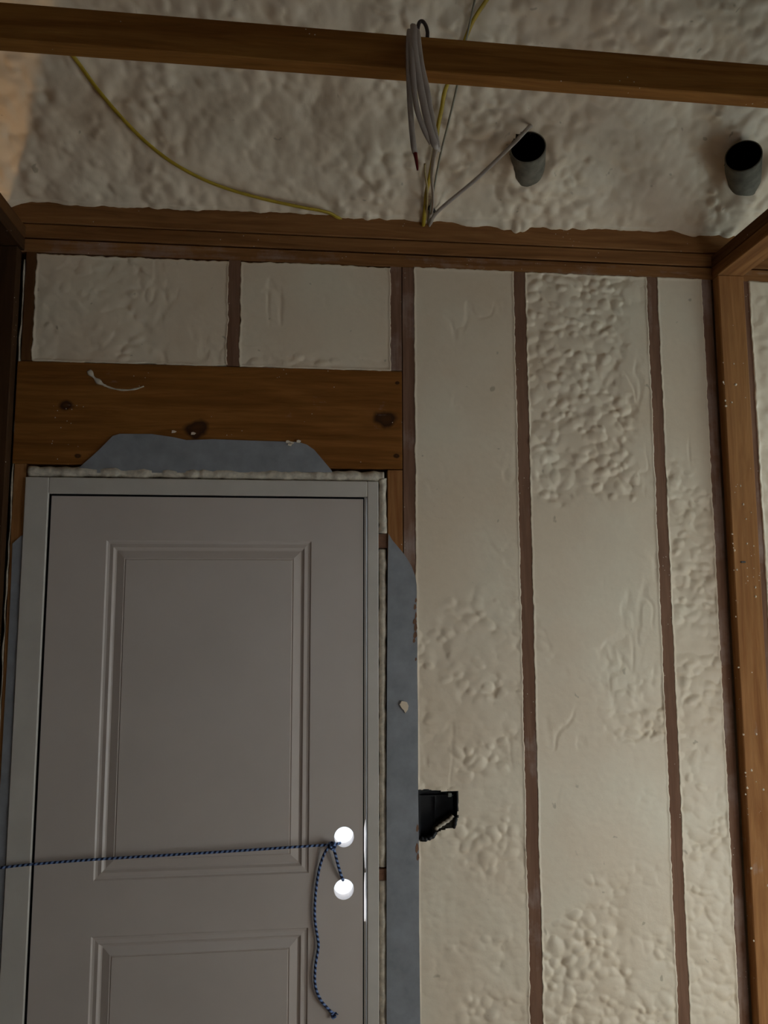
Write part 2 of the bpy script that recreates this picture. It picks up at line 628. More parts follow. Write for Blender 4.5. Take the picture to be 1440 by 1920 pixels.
w2 = struct(multibox('window_2', [(0.23, 0.28, YF - 0.08, YF - 0.02, 0.68, 1.92), (1.52, 1.57, YF - 0.08, YF - 0.02, 0.68, 1.92),
                                  (0.28, 1.52, YF - 0.08, YF - 0.02, 0.68, 0.73), (0.28, 1.52, YF - 0.08, YF - 0.02, 1.87, 1.92)], JAMBP))
box('pane', 0.28, 1.52, YF - 0.053, YF - 0.047, 0.73, 1.87, GLASS, w2, 0)  # unseen window added to go with the fill light

# ------------------------------------------------------------------ framing of the exterior wall
ZP = 2.784            # underside of the plates
D = 0.099             # depth of the studs
st = lambda x0, x1, z0, z1, m, y0=0.0: box('stud', x0, x1, y0, D, z0, z1, m, wall)
st(-0.109, -0.075, 0, 2.134, wood('z', 'orange', 0.15))             # jack stud left of the door
st(-0.107, -0.075, 2.446, ZP, wood('z', 'deep_brown', 0.45))           # cripple at the left end
st(0.495, 0.534, 2.446, ZP, wood('z', 'red', 0.45))                 # cripple over the door
st(0.998, 1.0345, 2.446, ZP, wood('z', 'red', 0.85), 0.0005)        # cripple beside the king stud
st(0.9885, 1.0345, 0, 2.132, wood('z', 'orange', 0.1))              # jack stud right of the door
st(1.0365, 1.0745, 0, ZP, wood('z', 'red', 0.6))                    # king stud
st(1.397, 1.4365, 0, ZP, wood('z', 'red', 0.35))
st(1.841, 1.879, 0, ZP, wood('z', 'red', 0.3))
st(2.029, 2.064, 0, ZP, wood('z', 'red', 0.7))
st(2.158, 2.196, 0, ZP, wood('z', 'red', 0.5), 0.002)
st(2.60, 2.64, 0, ZP, wood('z', 'red', 0.3))
header = box('header', -0.116, 1.0345, 0.0, D, 2.1345, 2.444,
             wood('x', 'header', 0.12, [(0.031 - 0.459, 0, 2.312 - 2.289, 0.021), (0.408 - 0.459, 0, 2.252 - 2.289, 0.034),
                                        (0.981 - 0.459, 0, 2.292 - 2.289, 0.030), (1.020 - 0.459, 0, 2.406 - 2.289, 0.007),
                                        (1.014 - 0.459, 0, 2.176 - 2.289, 0.009), (0.07 - 0.459, 0, 2.16 - 2.289, 0.009)]), wall, 0.002)
box('plate', XL, XR, 0.000, D, ZP, 2.8245, wood('x', 'mid', 0.6), wall)
box('plate', XL, XR, -0.001, D, 2.8300, 2.8725, wood('x', 'mid', 0.15), wall, 0.002)
box('rim_board', XL, XR, -0.005, D, 2.8755, 2.960, wood('x', 'mid', 0.0), wall, 0.002)
# pale foam smear left on the header by the spray gun
sm = []
for k in range(15):
    t = k / 14
    a = math.radians(205 + 95 * t)
    sm.append((0.195 + 0.115 * math.cos(a), -0.0012, 2.462 + 0.100 * math.sin(a)))
tube('foam_smear', sm, 0.007, FOAM_DIRTY, wall, per=3, seg=6, flat=0.35, ref=Vector((0, 1, 0)),
     rfun=lambda t: 0.25 + (1.0 if t < 0.4 else 0.2) * (0.6 + 0.4 * math.sin(t * 31)))
rr = random.Random(3)
for (nx, nz) in ((1.020, 2.406), (1.014, 2.176), (2.11, 1.75)):
    pass


# ------------------------------------------------------------------ foam bays
def rough_left(u, w):
    n = fbm(u, w, 0.16, 301, 4)
    return np.clip(sstep(0.19 - u + (n - 0.5) * 0.35, -0.12, 0.16) * 0.34 + sstep(2.48 - w + (n - 0.5) * 0.08, 0, 0.05) * 0.35
                   + np.exp(-((u - 0.215 - 0.03 * np.sin(w * 40)) / 0.02) ** 2) * 0.65, 0, 1)


def rough_mid(u, w):
    n = fbm(u, w, 0.16, 302, 4)
    return np.clip(sstep(2.515 - w + (n - 0.5) * 0.12, -0.02, 0.05) * 0.55 + sstep(0.62 - u + (n - 0.5) * .2, 0, 0.1) * 0.3, 0, 1) * 0.8


def rough_bay1(u, w):
    n = fbm(u, w, 0.30, 303, 4)
    return sstep(1.76 - w + (n - 0.5) * 0.35, -0.05, 0.12) * (0.15 + 0.60 * sstep(fbm(u * 0.8, w * 1.6, 0.17, 304, 3), 0.44, 0.66))


def rough_bay2(u, w):
    n = fbm(u, w, 0.10, 305, 4)
    n2 = fbm(u, w, 0.22, 306, 3)
    top = sstep(w + (n - 0.5) * 0.08, 2.03, 2.055) * sstep(1.775 - u + (n - 0.5) * 0.12, 0, 0.03)
    top = np.maximum(top, sstep(w, 2.66, 2.74) * 0.35)
    m1 = np.exp(-((w - 1.30) / 0.16) ** 2) * sstep(n2 + (u - 1.62) * 0.5, 0.38, 0.56) * 1.0
    m2 = sstep(0.98 - w + (n - 0.5) * 0.1, 0, 0.1) * sstep(n2 + (u - 1.64) * 0.4, 0.34, 0.52) * 1.0
    m3 = sstep(1.80 - w, 0, 0.2) * sstep(w, 1.4, 1.6) * sstep(fbm(u * 2 + w, w * 0.8, 0.16, 307, 3), 0.55, 0.7) * 0.35
    return np.maximum(np.maximum(top, m1), np.maximum(m2, m3))


def rough_bay3(u, w):
    n = fbm(u, w, 0.12, 308, 4)
    return sstep(2.19 - w + (n - 0.5) * 0.2, 0, 0.15) * (0.45 + 0.55 * sstep(fbm(u, w, 0.15, 309, 3), 0.4, 0.6))


def rough_far(u, w):
    return 0.55 * np.ones_like(u)


foam_bay('foam_panel', -0.075, 0.495, 2.446, ZP - 0.006, 11, rough_left, wall, ragged=0.010)
foam_bay('foam_panel', 0.534, 0.998, 2.446, ZP - 0.004, 12, rough_mid, wall, ragged=0.009)
foam_bay('foam_panel', 1.0745, 1.397, 0, ZP, 13, rough_bay1, wall, hole=BOX_POLY)
foam_bay('foam_panel', 1.4365, 1.841, 0, ZP, 14, rough_bay2, wall)
foam_bay('foam_panel', 1.879, 2.029, 0, ZP, 15, rough_bay3, wall)
foam_bay('foam_panel', 2.196, 2.60, 0, ZP, 16, rough_far, wall, res=0.006)

# ------------------------------------------------------------------ right partition (framed, open)
pr_ = struct(empty('wall_right_partition', (2.11, -1.2, 0)))
pr_.name = 'trim_1'


def child_box(name, par, *a, **k):
    o = box(name, *a, **k)
    o.parent = par
    o.matrix_parent_inverse = Matrix.Translation(-par.location)
    return o


child_box('post', pr_, 2.068, 2.155, -0.038, -0.001, 0, ZP, wood('z', 'orange', 0.12), bevel=0.0025)
child_box('plate', pr_, 2.066, 2.155, -2.75, -0.004, ZP, 2.822, wood('y', 'mid', 0.0))
child_box('plate', pr_, 2.066, 2.155, -2.75, -0.004, 2.824, 2.862, wood('y', 'deep_brown', 0.0))
child_box('post', pr_, 2.066, 2.155, -2.75, -2.712, 0, ZP, wood('z', 'mid', 0.1))
# crumbs of foam caught on the post
bm = bmesh.new()
cr = random.Random(21)
for k in range(46):
    side = cr.random() < 0.45
    z = cr.uniform(0.55, 2.5)
    if side:
        p = Vector((2.067 + cr.uniform(-0.002, 0.006), cr.uniform(-0.039, -0.036), z))
    else:
        p = Vector((cr.uniform(2.075, 2.153), -0.0385, z))
    s = cr.uniform(0.0015, 0.0042)
    g = bmesh.ops.create_icosphere(bm, subdivisions=1, radius=s)
    for v in g['verts']:
        v.co = Vector((v.co.x * cr.uniform(0.6, 1.3), v.co.y * 0.7, v.co.z * cr.uniform(0.7, 1.5))) + p
me = bpy.data.meshes.new('foam_crumbs')
bm.to_mesh(me)
bm.free()
fc = link('foam_crumbs', me, FOAM, pr_)
fc.matrix_parent_inverse = Matrix.Translation(-pr_.location)
fc['kind'] = 'stuff'
nl = child_box('nail', pr_, 2.090, 2.106, -0.0415, -0.0375, 1.848, 1.853, STEEL, bevel=0.001)

# ------------------------------------------------------------------ left partition (shade put into its dark wood, light-blocking board on its far side)
pl_ = struct(empty('trim_2', (-0.155, -1.2, 0)))
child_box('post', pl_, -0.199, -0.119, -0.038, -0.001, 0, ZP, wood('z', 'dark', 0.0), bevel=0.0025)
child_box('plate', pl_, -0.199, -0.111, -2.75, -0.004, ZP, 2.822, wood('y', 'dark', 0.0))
child_box('plate', pl_, -0.199, -0.111, -2.75, -0.004, 2.824, 2.862, wood('y', 'deep_brown', 0.0))
child_box('light_block_board', pl_, -0.214, -0.200, -5.0, 0.0985, 0, 2.783, DARKB, bevel=0)  # added board that blocks the lamp's light below the plates
# ragged seam of foam down the corner
pts = []
sr = random.Random(5)
for k in range(42):
    z = 2.76 - k * 0.041
    pts.append((-0.1125 + sr.uniform(-0.002, 0.002), 0.004, z))
seam = tube('foam_seam', pts, 0.0034, FOAM_DIRTY, pl_, per=2, seg=6,
            rfun=lambda t: 0.55 + 0.75 * abs(math.sin(t * 57) * math.sin(t * 23 + 1)), ref=Vector((0, 1, 0)))
seam.matrix_parent_inverse = Matrix.Translation(-pl_.location)

# ------------------------------------------------------------------ ceiling: lumpy spray foam on the underside of the roof
K = 0.8
Z0 = 2.964
PIPES = [(1.382, -0.240, 3.060, 0.27), (2.047, -0.248, 3.067, 0.52)]   # mouth centre and heading of each pipe
xs = np.concatenate([np.linspace(XL - 0.05, -0.45, 16)[:-1], np.arange(-0.45, 2.60, 0.0062), np.linspace(2.60, XR + 0.05, 8)])
ts = np.concatenate([np.array([-0.02, -0.012, -0.006]), np.arange(0.0, 0.85, 0.0048), np.linspace(0.87, 2.55, 30),
                     np.linspace(2.65, 5.12, 14)])
U, T = np.meshgrid(xs, ts)
S = T * math.hypot(1, K)
fade = 1 - sstep(T, 1.0, 1.3)
big = fbm(U, S, 0.30, 401, 3) - 0.5
L1 = lumps(U, S, 0.085, 402, 0.30)
L2 = np.maximum(lumps(U, S, 0.030, 403, 0.30), 0.85 * lumps(U, S, 0.048, 413, 0.30))
patch = sstep(fbm(U, S, 0.25, 404, 3) + (U - 1.1) * 0.06, 0.36, 0.62)
H = big * 0.045 + L1 * 0.012 + L2 * 0.026 * (0.40 + 0.60 * patch) + (fbm(U, S, 0.025, 405, 3) - 0.5) * 0.006
H = (H + 0.006) * fade
# swell of foam hugging the plate
H += np.exp(-((T - 0.05) / 0.05) ** 2) * (0.006 + 0.018 * (fbm(U, S * 0, 0.18, 406, 3) - 0.35))
den = math.hypot(1, K)
# foam climbing the flanks of the two pipes
for (px, py, pz, pyaw) in PIPES:
    for sgn in (-1, 1):
        H += 0.030 * np.exp(-(((U - px - math.tan(pyaw) * 0.10 - sgn * 0.062) / 0.028) ** 2)) * np.exp(-(((T - (-py) + 0.095) / 0.045) ** 2))
    H += 0.036 * np.exp(-(((U - px - math.tan(pyaw) * 0.13) / 0.050) ** 2)) * np.exp(-(((T - (-py) + 0.155) / 0.035) ** 2))
nx_, ny_, nz_ = 0, -K / den, -1 / den
X = U
TT = np.where(T < 2.6, T, 2.6)
Yc = -T + ny_ * H * np.where(T < 2.6, 1, 0)
Zc = Z0 + K * np.where(T < 2.6, T, 5.2 - T) + nz_ * H
edge = (fbm(U, U * 0 + 3.3, 0.06, 407, 4) - 0.5) * 0.009 + 0.020 * np.exp(-((U - 1.40) / 0.05) ** 2) \
    + 0.010 * np.exp(-((U - 1.27) / 0.09) ** 2)
low = T < 0.0
r0 = 3
# the skin rolls over the rim board: three rows curling down and back into the wall
base_y, base_z = Yc[r0], Zc[r0]
Yc[2] = np.minimum(base_y, -0.004)
Zc[2] = base_z - 0.003 - np.maximum(edge[0], -0.002)
Yc[1] = -0.0005
Zc[1] = Zc[2] - 0.003
Yc[0] = 0.02
Zc[0] = Zc[1] + 0.001
keepc = np.ones(X.shape, bool)
for (px, py, pz, pyaw) in PIPES:
    ux, uy = math.cos(pyaw), -math.sin(pyaw)
    lat = (X - px) * ux + (Yc - py) * uy
    keepc &= ~((lat ** 2 + (Zc - pz) ** 2 < 0.0470 ** 2) & (T < 0.7))
HG = H.copy()


def clear_of_ceiling(p, gap):
    t = -p.y
    if t < 0.012:
        return p
    h = ((Z0 + K * t) - p.z) / den
    foot = t - (K / den) * h
    i = int(np.clip(np.searchsorted(xs, p.x), 0, len(xs) - 1))
    j = int(np.clip(np.searchsorted(ts, foot), 0, len(ts) - 1))
    need = float(HG[max(j - 1, 0):j + 2, max(i - 1, 0):i + 2].max()) + gap
    if h < need:
        q = p.copy()
        q.y += -(K / den) * (need - h)
        q.z += -(1 / den) * (need - h)
        return q
    return p


ceiling = link('ceiling', grid_mesh('ceiling', X[::-1], Yc[::-1], Zc[::-1], keepc[::-1]), FOAM)
struct(ceiling)
# roof deck above the foam keeps daylight out
for sgn, nm in ((0, 'a'), (1, 'b')):
    y0_, y1_ = (0.16, -2.42) if sgn == 0 else (-2.58, -5.2)
    z0_, z1_ = (Z0 + 0.13 - K * 0.16, Z0 + 0.13 + K * 2.62) if sgn == 0 else (Z0 + 0.13 + K * 2.62, Z0 + 0.13)
    me = bpy.data.meshes.new('roof_deck')
    v = []
    for dz in (0, 0.05):
        v += [(XL - 0.15, y0_, z0_ + dz), (XR + 0.15, y0_, z0_ + dz), (XR + 0.15, y1_, z1_ + dz), (XL - 0.15, y1_, z1_ + dz)]
    me.from_pydata(v, [], [(0, 1, 2, 3), (7, 6, 5, 4), (0, 4, 5, 1), (1, 5, 6, 2), (2, 6, 7, 3), (3, 7, 4, 0)])
    link('roof_deck', me, SHEATH, ceiling)
box('eave_closure', XL - 0.1, XR + 0.1, 0.116, 0.135, 2.9, 3.12, SHEATH, ceiling, 0)

# ------------------------------------------------------------------ door
Y_D = -0.002           # room face of the slab
HOLES = [(0.859, 1.056), (0.859, 0.912)]
HR = 0.0285


def door_slab():
    bm = bmesh.new()
    T_ = 0.042
    xs0, xs1, zs0, zs1 = 0.0015, 0.9135, 0.012, 2.040
    panels = [(0.163, 0.760, 0.960, 1.911), (0.160, 0.756, 0.180, 0.813)]
    # stiles and rails: face grid with the two panel openings left out
    gx = [xs0, 0.1615, 0.758, xs1]
    gz = [zs0, 0.180, 0.813, 0.960, 1.911, zs1]
    V = {}

    def vert(x, y, z):
        k = (round(x, 5), round(y, 5), round(z, 5))
        if k not in V:
            V[k] = bm.verts.new(k)
        return V[k]
    for i in range(3):
        for j in range(5):
            if i == 1 and j in (1, 3):
                continue
            a = (gx[i], gx[i + 1], gz[j], gz[j + 1])
            bm.faces.new([vert(a[0], Y_D, a[2]), vert(a[1], Y_D, a[2]), vert(a[1], Y_D, a[3]), vert(a[0], Y_D, a[3])])
    for (z0, z1) in ((0.180, 0.813), (0.960, 1.911)):
        x0, x1 = gx[1], gx[2]
        prof = [(0, 0), (0.004, 0.0035), (0.010, 0.0045), (0.020, 0.0025), (0.026, 0.0070), (0.030, 0.0082),
                (0.052, 0.0022), (0.0555, 0.0040), (0.057, 0.0012)]
        rings = []
        for (ins, dep) in prof:
            rings.append([vert(x0 + ins, Y_D + dep, z0 + ins), vert(x1 - ins, Y_D + dep, z0 + ins),
                          vert(x1 - ins, Y_D + dep, z1 - ins), vert(x0 + ins, Y_D + dep, z1 - ins)])
        for a, b in zip(rings[:-1], rings[1:]):
            for k in range(4):
                bm.faces.new([a[k], a[(k + 1) % 4], b[(k + 1) % 4], b[k]])
        bm.faces.new(rings[-1])
    # back and edges
    yb = Y_D + T_
    bk = [vert(xs0, yb, zs0), vert(xs1, yb, zs0), vert(xs1, yb, zs1), vert(xs0, yb, zs1)]
    bm.faces.new(bk[::-1])
    bot = [vert(x, Y_D, zs0) for x in gx]
    top = [vert(x, Y_D, zs1) for x in gx]
    lef = [vert(xs0, Y_D, z) for z in gz]
    rig = [vert(xs1, Y_D, z) for z in gz]
    bm.faces.new(bot[::-1] + [bk[0], bk[1]])
    bm.faces.new(top + [bk[2], bk[3]])
    bm.faces.new(lef + [bk[3], bk[0]])
    bm.faces.new(rig[::-1] + [bk[1], bk[2]])
    bmesh.ops.recalc_face_normals(bm, faces=bm.faces)
    me = bpy.data.meshes.new('door_1')
    bm.to_mesh(me)
    bm.free()
    o = link('door_1', me, DOORP)
    cutters = []
    for (hx, hz) in HOLES:
        cb = bmesh.new()
        bmesh.ops.create_cone(cb, cap_ends=True, segments=40, radius1=HR, radius2=HR, depth=0.2,
                              matrix=Matrix.Translation((hx, 0.02, hz)) @ Matrix.Rotation(math.pi / 2, 4, 'X'))
        cm = bpy.data.meshes.new('bore')
        cb.to_mesh(cm)
        cb.free()
        c = bpy.data.objects.new('bore', cm)
        COL.objects.link(c)
        md = o.modifiers.new('bore', 'BOOLEAN')
        md.operation = 'DIFFERENCE'
        md.solver = 'EXACT'
        md.object = c
        cutters.append(c)
    dg = bpy.context.evaluated_depsgraph_get()
    new = bpy.data.meshes.new_from_object(o.evaluated_get(dg))
    o.modifiers.clear()
    o.data = new
    new.name = 'door_1'
    for c in cutters:
        bpy.data.objects.remove(c)
    return o


door = struct(door_slab())
frame = struct(empty('trim_3', (0.45, 0, 0)))


def fr(name, *a, **k):
    return child_box(name, frame, *a, **k)


YJ = -0.008
fr('jamb', -0.073, -0.0065, YJ, 0.112, 0, 2.0945, JAMBP, bevel=0.002)
fr('jamb', 0.9255, 0.9595, YJ, 0.112, 0, 2.0945, JAMBP, bevel=0.002)
fr('jamb', -0.0065, 0.9255, YJ, 0.112, 2.0465, 2.0945, JAMBP, bevel=0.002)
# rabbet strip along the strike jamb: paler stop set behind the slab, with two gaps letting daylight past
fr('door_stop', 0.9175, 0.9255, 0.043, 0.060, 1.090, 2.0465, JAMBP, bevel=0.001)
fr('door_stop', 0.9175, 0.9255, 0.043, 0.060, 0, 0.805, JAMBP, bevel=0.001)
fr('door_stop', 0.9175, 0.9255, 0.043, 0.060, 0.940, 0.948, JAMBP, bevel=0.001)
for poly in ([(0.9175, 0.948), (0.9235, 0.948), (0.9180, 1.040), (0.9175, 1.040)], [(0.9175, 1.090), (0.9240, 1.090), (0.9195, 1.062), (0.9175, 1.055)],
             [(0.9175, 0.940), (0.9220, 0.940), (0.9185, 0.880), (0.9175, 0.870)]):
    o = prism('door_stop', poly, 0.043, 0.060, JAMBP, frame)  # added wedges, shaped to taper the slit of daylight
    o.matrix_parent_inverse = Matrix.Translation(-frame.location)
fr('gasket', 0.9137, 0.9172, 0.002, 0.030, 0, 2.046, GASKET, bevel=0)
fr('gasket', -0.0064, 0.0014, 0.002, 0.030, 0, 2.046, GASKET, bevel=0)
fr('gasket', 0.0014, 0.9137, 0.002, 0.030, 2.0402, 2.0464, GASKET, bevel=0)
fr('threshold', -0.0035, 0.9255, -0.02, 0.10, 0, 0.011, STEEL, bevel=0.002)


def bead(name, a, b, w, seed, y=-0.001, mat=FOAM_DIRTY):
    """A squeezed bead of expanding foam in the gap between jamb and stud."""
    a, b = Vector(a), Vector(b)
    L = (b - a).length
    n = max(6, int(L / 0.022))
    br = random.Random(seed)
    pts = [a.lerp(b, i / n) + Vector((br.uniform(-.0018, .0018), br.uniform(-.002, .002), br.uniform(-.0018, .0018))) for i in range(n + 1)]
    rad = [br.uniform(0.86, 1.10) for _ in range(400)]
    o = tube(name, pts, w, mat, frame, per=4, seg=10,
             rfun=lambda t: rad[int(t * L * 70)] * (1 - (t * L * 70 % 1)) + rad[int(t * L * 70) + 1] * (t * L * 70 % 1), ref=Vector((0, 1, 0)))
    o.matrix_parent_inverse = Matrix.Translation(-frame.location)
    return o


bead('foam_bead', (-0.066, 0.010, 2.1135), (0.978, 0.010, 2.1115), 0.0165, 31)
bead('foam_bead', (0.9745, 0.010, 2.105), (0.9745, 0.010, 1.938), 0.0135, 32)
bead('foam_bead', (0.9735, 0.012, 1.888), (0.9725, 0.012, 0.966), 0.0115, 33)
bead('foam_bead', (0.9725, 0.012, 0.928), (0.9725, 0.012, 0.01), 0.0115, 34)
fr('shim', 0.9600, 0.9880, 0.003, 0.09, 1.892, 1.935, BRICKB, bevel=0.001)
fr('shim', 0.9600, 0.9880, 0.003, 0.09, 0.930, 0.962, BRICKB, bevel=0.001)
fr('gap_filler', 0.9600, 0.9880, 0.030, 0.112, 0, 2.130, DARKB, bevel=0)
fr('gap_filler', -0.0745, 0.9600, 0.040, 0.112, 2.095, 2.133, DARKB, bevel=0)

# ------------------------------------------------------------------ flashing tape
tape_y = (-0.0035, -0.0005)
t1 = prism('flashing_tape', [(0.060, 2.108), (0.087, 2.136), (0.112, 2.160), (0.136, 2.185), (0.168, 2.221), (0.188, 2.228), (0.281, 2.229), (0.343, 2.221),
                             (0.383, 2.2125), (0.461, 2.217), (0.588, 2.2145), (0.717, 2.213), (0.742, 2.205), (0.764, 2.190),
                             (0.787, 2.163), (0.814, 2.131), (0.820, 2.122)], *tape_y, TAPE)
tag(t1, 'grey flashing tape strip with sloping ends stuck to the board above the door', 'tape', 'flashing tape around the door')
t2 = prism('flashing_tape', [(0.9905, 1.936), (1.001, 1.917), (1.039, 1.872), (1.061, 1.836), (1.072, 1.804), (1.0755, 1.780), (1.0748, 1.70), (1.0765, 1.6),
                             (1.0755, 1.522), (1.0768, 1.4), (1.0755, 1.2), (1.077, 1.0), (1.0755, 0.8), (1.077, 0.567), (1.077, 0.01), (0.981, 0.01), (0.9812, 0.6), (0.9825, 1.155), (0.985, 1.523), (0.9885, 1.856)],
           -0.0035, -0.0005, TAPE)
tag(t2, 'long vertical grey flashing tape between the door frame and the pale foam bay', 'tape', 'flashing tape around the door')
# torn spots along its right edge where the stud shows through, and a blob of foam stuck on
for k, (hx, hz, hw, hh) in enumerate(((1.0700, 1.715, .004, .010), (1.0725, 1.690, .003, .012), (1.0690, 1.672, .006, .010), (1.0715, 1.655, .005, .014),
                                      (1.0700, 1.632, .006, .012), (1.0665, 1.615, .004, .008), (1.0730, 1.735, .003, .008), (1.0715, 1.56, .003, .006),
                                      (1.0725, 1.075, .004, .012), (1.0710, 1.020, .005, .016), (1.0735, 0.995, .004, .012))):
    o = prism('tear', [(hx - hw, hz - hh * .6), (hx - hw * .2, hz - hh), (hx + hw, hz - hh * .3), (hx + hw * .7, hz + hh * .5), (hx, hz + hh * .9), (hx - hw * .8, hz + hh * .2)],
              -0.0042, -0.0030, wood('z', 'red', 0.0), t2)
o = prism('foam_blob', [(1.022, 1.428), (1.028, 1.417), (1.034, 1.412), (1.038, 1.403), (1.046, 1.413), (1.048, 1.424), (1.044, 1.434), (1.036, 1.437), (1.027, 1.438)],
          -0.0085, -0.003, FOAM, t2)
t3 = prism('flashing_tape', [(-0.0745, 1.924), (-0.080, 1.921), (-0.101, 1.899), (-0.099, 1.776), (-0.0985, 1.595), (-0.0995, 1.185), (-0.101, 0.902), (-0.101, 0.01), (-0.0745, 0.01)],
           *tape_y, TAPE)
tag(t3, 'narrow strip of grey flashing tape along the left, hinge side of the door frame', 'tape', 'flashing tape around the door')
for (hx, hz, a) in ((0.684, 2.212, 0.4), (0.690, 2.205, -0.7), (0.696, 2.208, 1.2), (0.716, 2.214, 0.1), (0.402, 2.232, 0.5), (0.345, 2.236, 0.9)):
    b_ = prism('foam_flake', [(hx - .006, hz - .003), (hx + .004, hz - .004 + a * .003), (hx + .008, hz + .002), (hx + .001, hz + .005), (hx - .005, hz + .003 + a * .002)],
               -0.0065, -0.003, FOAM, t1)

# ------------------------------------------------------------------ electrical box
eb = tag(empty('electrical_box', (1.135, 0.03, 1.11)), 'black plastic electrical box half buried in foam beside the grey tape', 'electrical box')


def eb_child(o):
    o.matrix_parent_inverse = Matrix.Translation(-eb.location)
    return o


eb_child(multibox('box_shell', [(1.078, 1.0815, 0.002, 0.072, 1.046, 1.180), (1.192, 1.196, 0.002, 0.072, 1.098, 1.180),
                                (1.0815, 1.192, 0.002, 0.072, 1.176, 1.180), (1.0815, 1.192, 0.035, 0.072, 1.030, 1.034),
                                (1.0815, 1.192, 0.068, 0.072, 1.034, 1.176)], BLACKP, eb))
eb_child(multibox('divider_rib', [(1.084, 1.190, 0.050, 0.068, 1.150, 1.153), (1.134, 1.138, 0.056, 0.068, 1.060, 1.150)], BLACKP, eb))
eb_child(box('screw_boss', 1.164, 1.176, 0.001, 0.03, 1.158, 1.170, plain('grey_plastic_tab', (0.20, 0.20, 0.17), 0.6), eb, 0.002))
# black lip of torn plastic and foam crust along the lower edge
lip = [(1.082, 0.001, 1.046), (1.090, -0.003, 1.041), (1.100, -0.002, 1.043), (1.110, -0.003, 1.046), (1.119, -0.001, 1.050), (1.126, 0.002, 1.062)]
eb_child(tube('torn_lip', lip, 0.0065, BLACKP, eb, per=4, seg=8, rfun=lambda t: 0.7 + 0.4 * abs(math.sin(t * 14)), ref=Vector((0, 1, 0))))
lip2 = [(1.188, 0.001, 1.100), (1.186, -0.001, 1.088), (1.183, -0.002, 1.078), (1.180, 0.0, 1.071)]
eb_child(tube('torn_lip', lip2, 0.005, BLACKP, eb, per=4, seg=8, rfun=lambda t: 0.8 + 0.3 * abs(math.sin(t * 9)), ref=Vector((0, 1, 0))))
crust = [(1.128, 0.012, 1.064), (1.140, 0.010, 1.074), (1.155, 0.010, 1.083), (1.170, 0.008, 1.093), (1.180, 0.006, 1.104)]
eb_child(tube('foam_crust', crust, 0.006, FOAM_DIRTY, eb, per=4, seg=8, rfun=lambda t: 0.6 + 0.5 * abs(math.sin(t * 17)), ref=Vector((0, 1, 0))))
fillf = eb_child(prism('foam_fill', [(1.126, 1.060), (1.140, 1.072), (1.155, 1.081), (1.170, 1.091), (1.181, 1.101), (1.192, 1.09), (1.19, 1.06), (1.15, 1.05), (1.125, 1.045)], 0.018, 0.06,
                       plain('smudged_foam', (0.22, 0.20, 0.16), 0.8, 0.2, 90, 0.8), eb))

# ------------------------------------------------------------------ round pipes through the roof foam
PR = 0.0525


def pipe(cx, cy, cz, heading, label):
    root = tag(empty('vent_pipe', (cx, cy, cz)), label, 'pipe', 'pipes through the ceiling foam')
    root.rotation_euler = (math.radians(-6), 0, -heading)

    def lathe(name, prof, mat):
        seg = 40
        vs, fs = [], []
        for (r, y) in prof:
            for k in range(seg):
                a = 2 * math.pi * k / seg
                vs.append((r * math.cos(a), y, r * math.sin(a)))
        for i in range(len(prof) - 1):
            for k in range(seg):
                k2 = (k + 1) % seg
                fs.append((i * seg + k, i * seg + k2, (i + 1) * seg + k2, (i + 1) * seg + k))
        if prof[-1][0] < 0.01:
            pass
        me = bpy.data.meshes.new(name)
        me.from_pydata(vs, [], fs)
        return link(name, me, mat, root, smooth=True)
    lathe('pipe_wall', [(PR - 0.0032, 0.0), (PR, 0.0), (PR, 0.003), (PR, 0.22)], PIPEM)
    lathe('pipe_bore', [(PR - 0.0032, 0.0), (PR - 0.0034, 0.004), (PR - 0.0034, 0.18), (0.0001, 0.18)], BLACKM)
    return root


pipe(*PIPES[0], 'round grey pipe mouth in the ceiling foam crossed by the slanting white cable')
pipe(*PIPES[1], 'round grey pipe mouth in the ceiling foam above the right corner post')

# ------------------------------------------------------------------ ceiling joist crossing in front
jr = tag(empty('ceiling_joist', (0.955, -0.7815, 2.8625)), 'long brown wooden joist crossing below the foam ceiling', 'joist')
jr.rotation_euler = (0, 0, 0.0143)
o = box('board', -1.22, 1.22, -0.019, 0.019, 0.0, 0.081, wood('x', 'yellow', 0.0), jr, 0.002)
o.location = (0, 0, 0.0405)

# ------------------------------------------------------------------ cables
cb1 = tube('yellow_cable', [(0.06, -0.735, 2.93), (0.075, -0.60, 3.05), (0.100, -0.40, 3.165), (0.115, -0.34, 3.175), (0.158, -0.286, 3.132), (0.211, -0.232, 3.088), (0.274, -0.178, 3.046), (0.351, -0.133, 3.009),
                            (0.455, -0.094, 2.978), (0.58, -0.067, 2.957), (0.71, -0.048, 2.943), (0.80, -0.030, 2.938), (0.86, 0.015, 2.93)],
           0.0068, YELLOW, flat=0.6, clear=0.8)
tag(cb1, 'yellow cable sagging in a long curve from the joist to the wall plate at left', 'cable', 'yellow cables on the ceiling foam')
cb2 = tube('yellow_cable', [(1.25, -0.60, 3.38), (1.215, -0.517, 3.318), (1.199, -0.493, 3.299), (1.180, -0.469, 3.279), (1.164, -0.44, 3.255), (1.143, -0.373, 3.201), (1.121, -0.327, 3.164),
                            (1.117, -0.286, 3.132), (1.113, -0.252, 3.105), (1.112, -0.218, 3.077), (1.109, -0.176, 3.044), (1.105, -0.133, 3.009),
                            (1.101, -0.101, 2.984), (1.102, -0.062, 2.953), (1.103, -0.033, 2.930), (1.105, 0.01, 2.92)],
           0.0062, YELLOW, flat=0.7, clear=0.8)
tag(cb2, 'yellow cable running steeply up the foam behind the joist beside white cables', 'cable', 'yellow cables on the ceiling foam')

JZ = 2.9435
JY = -0.782


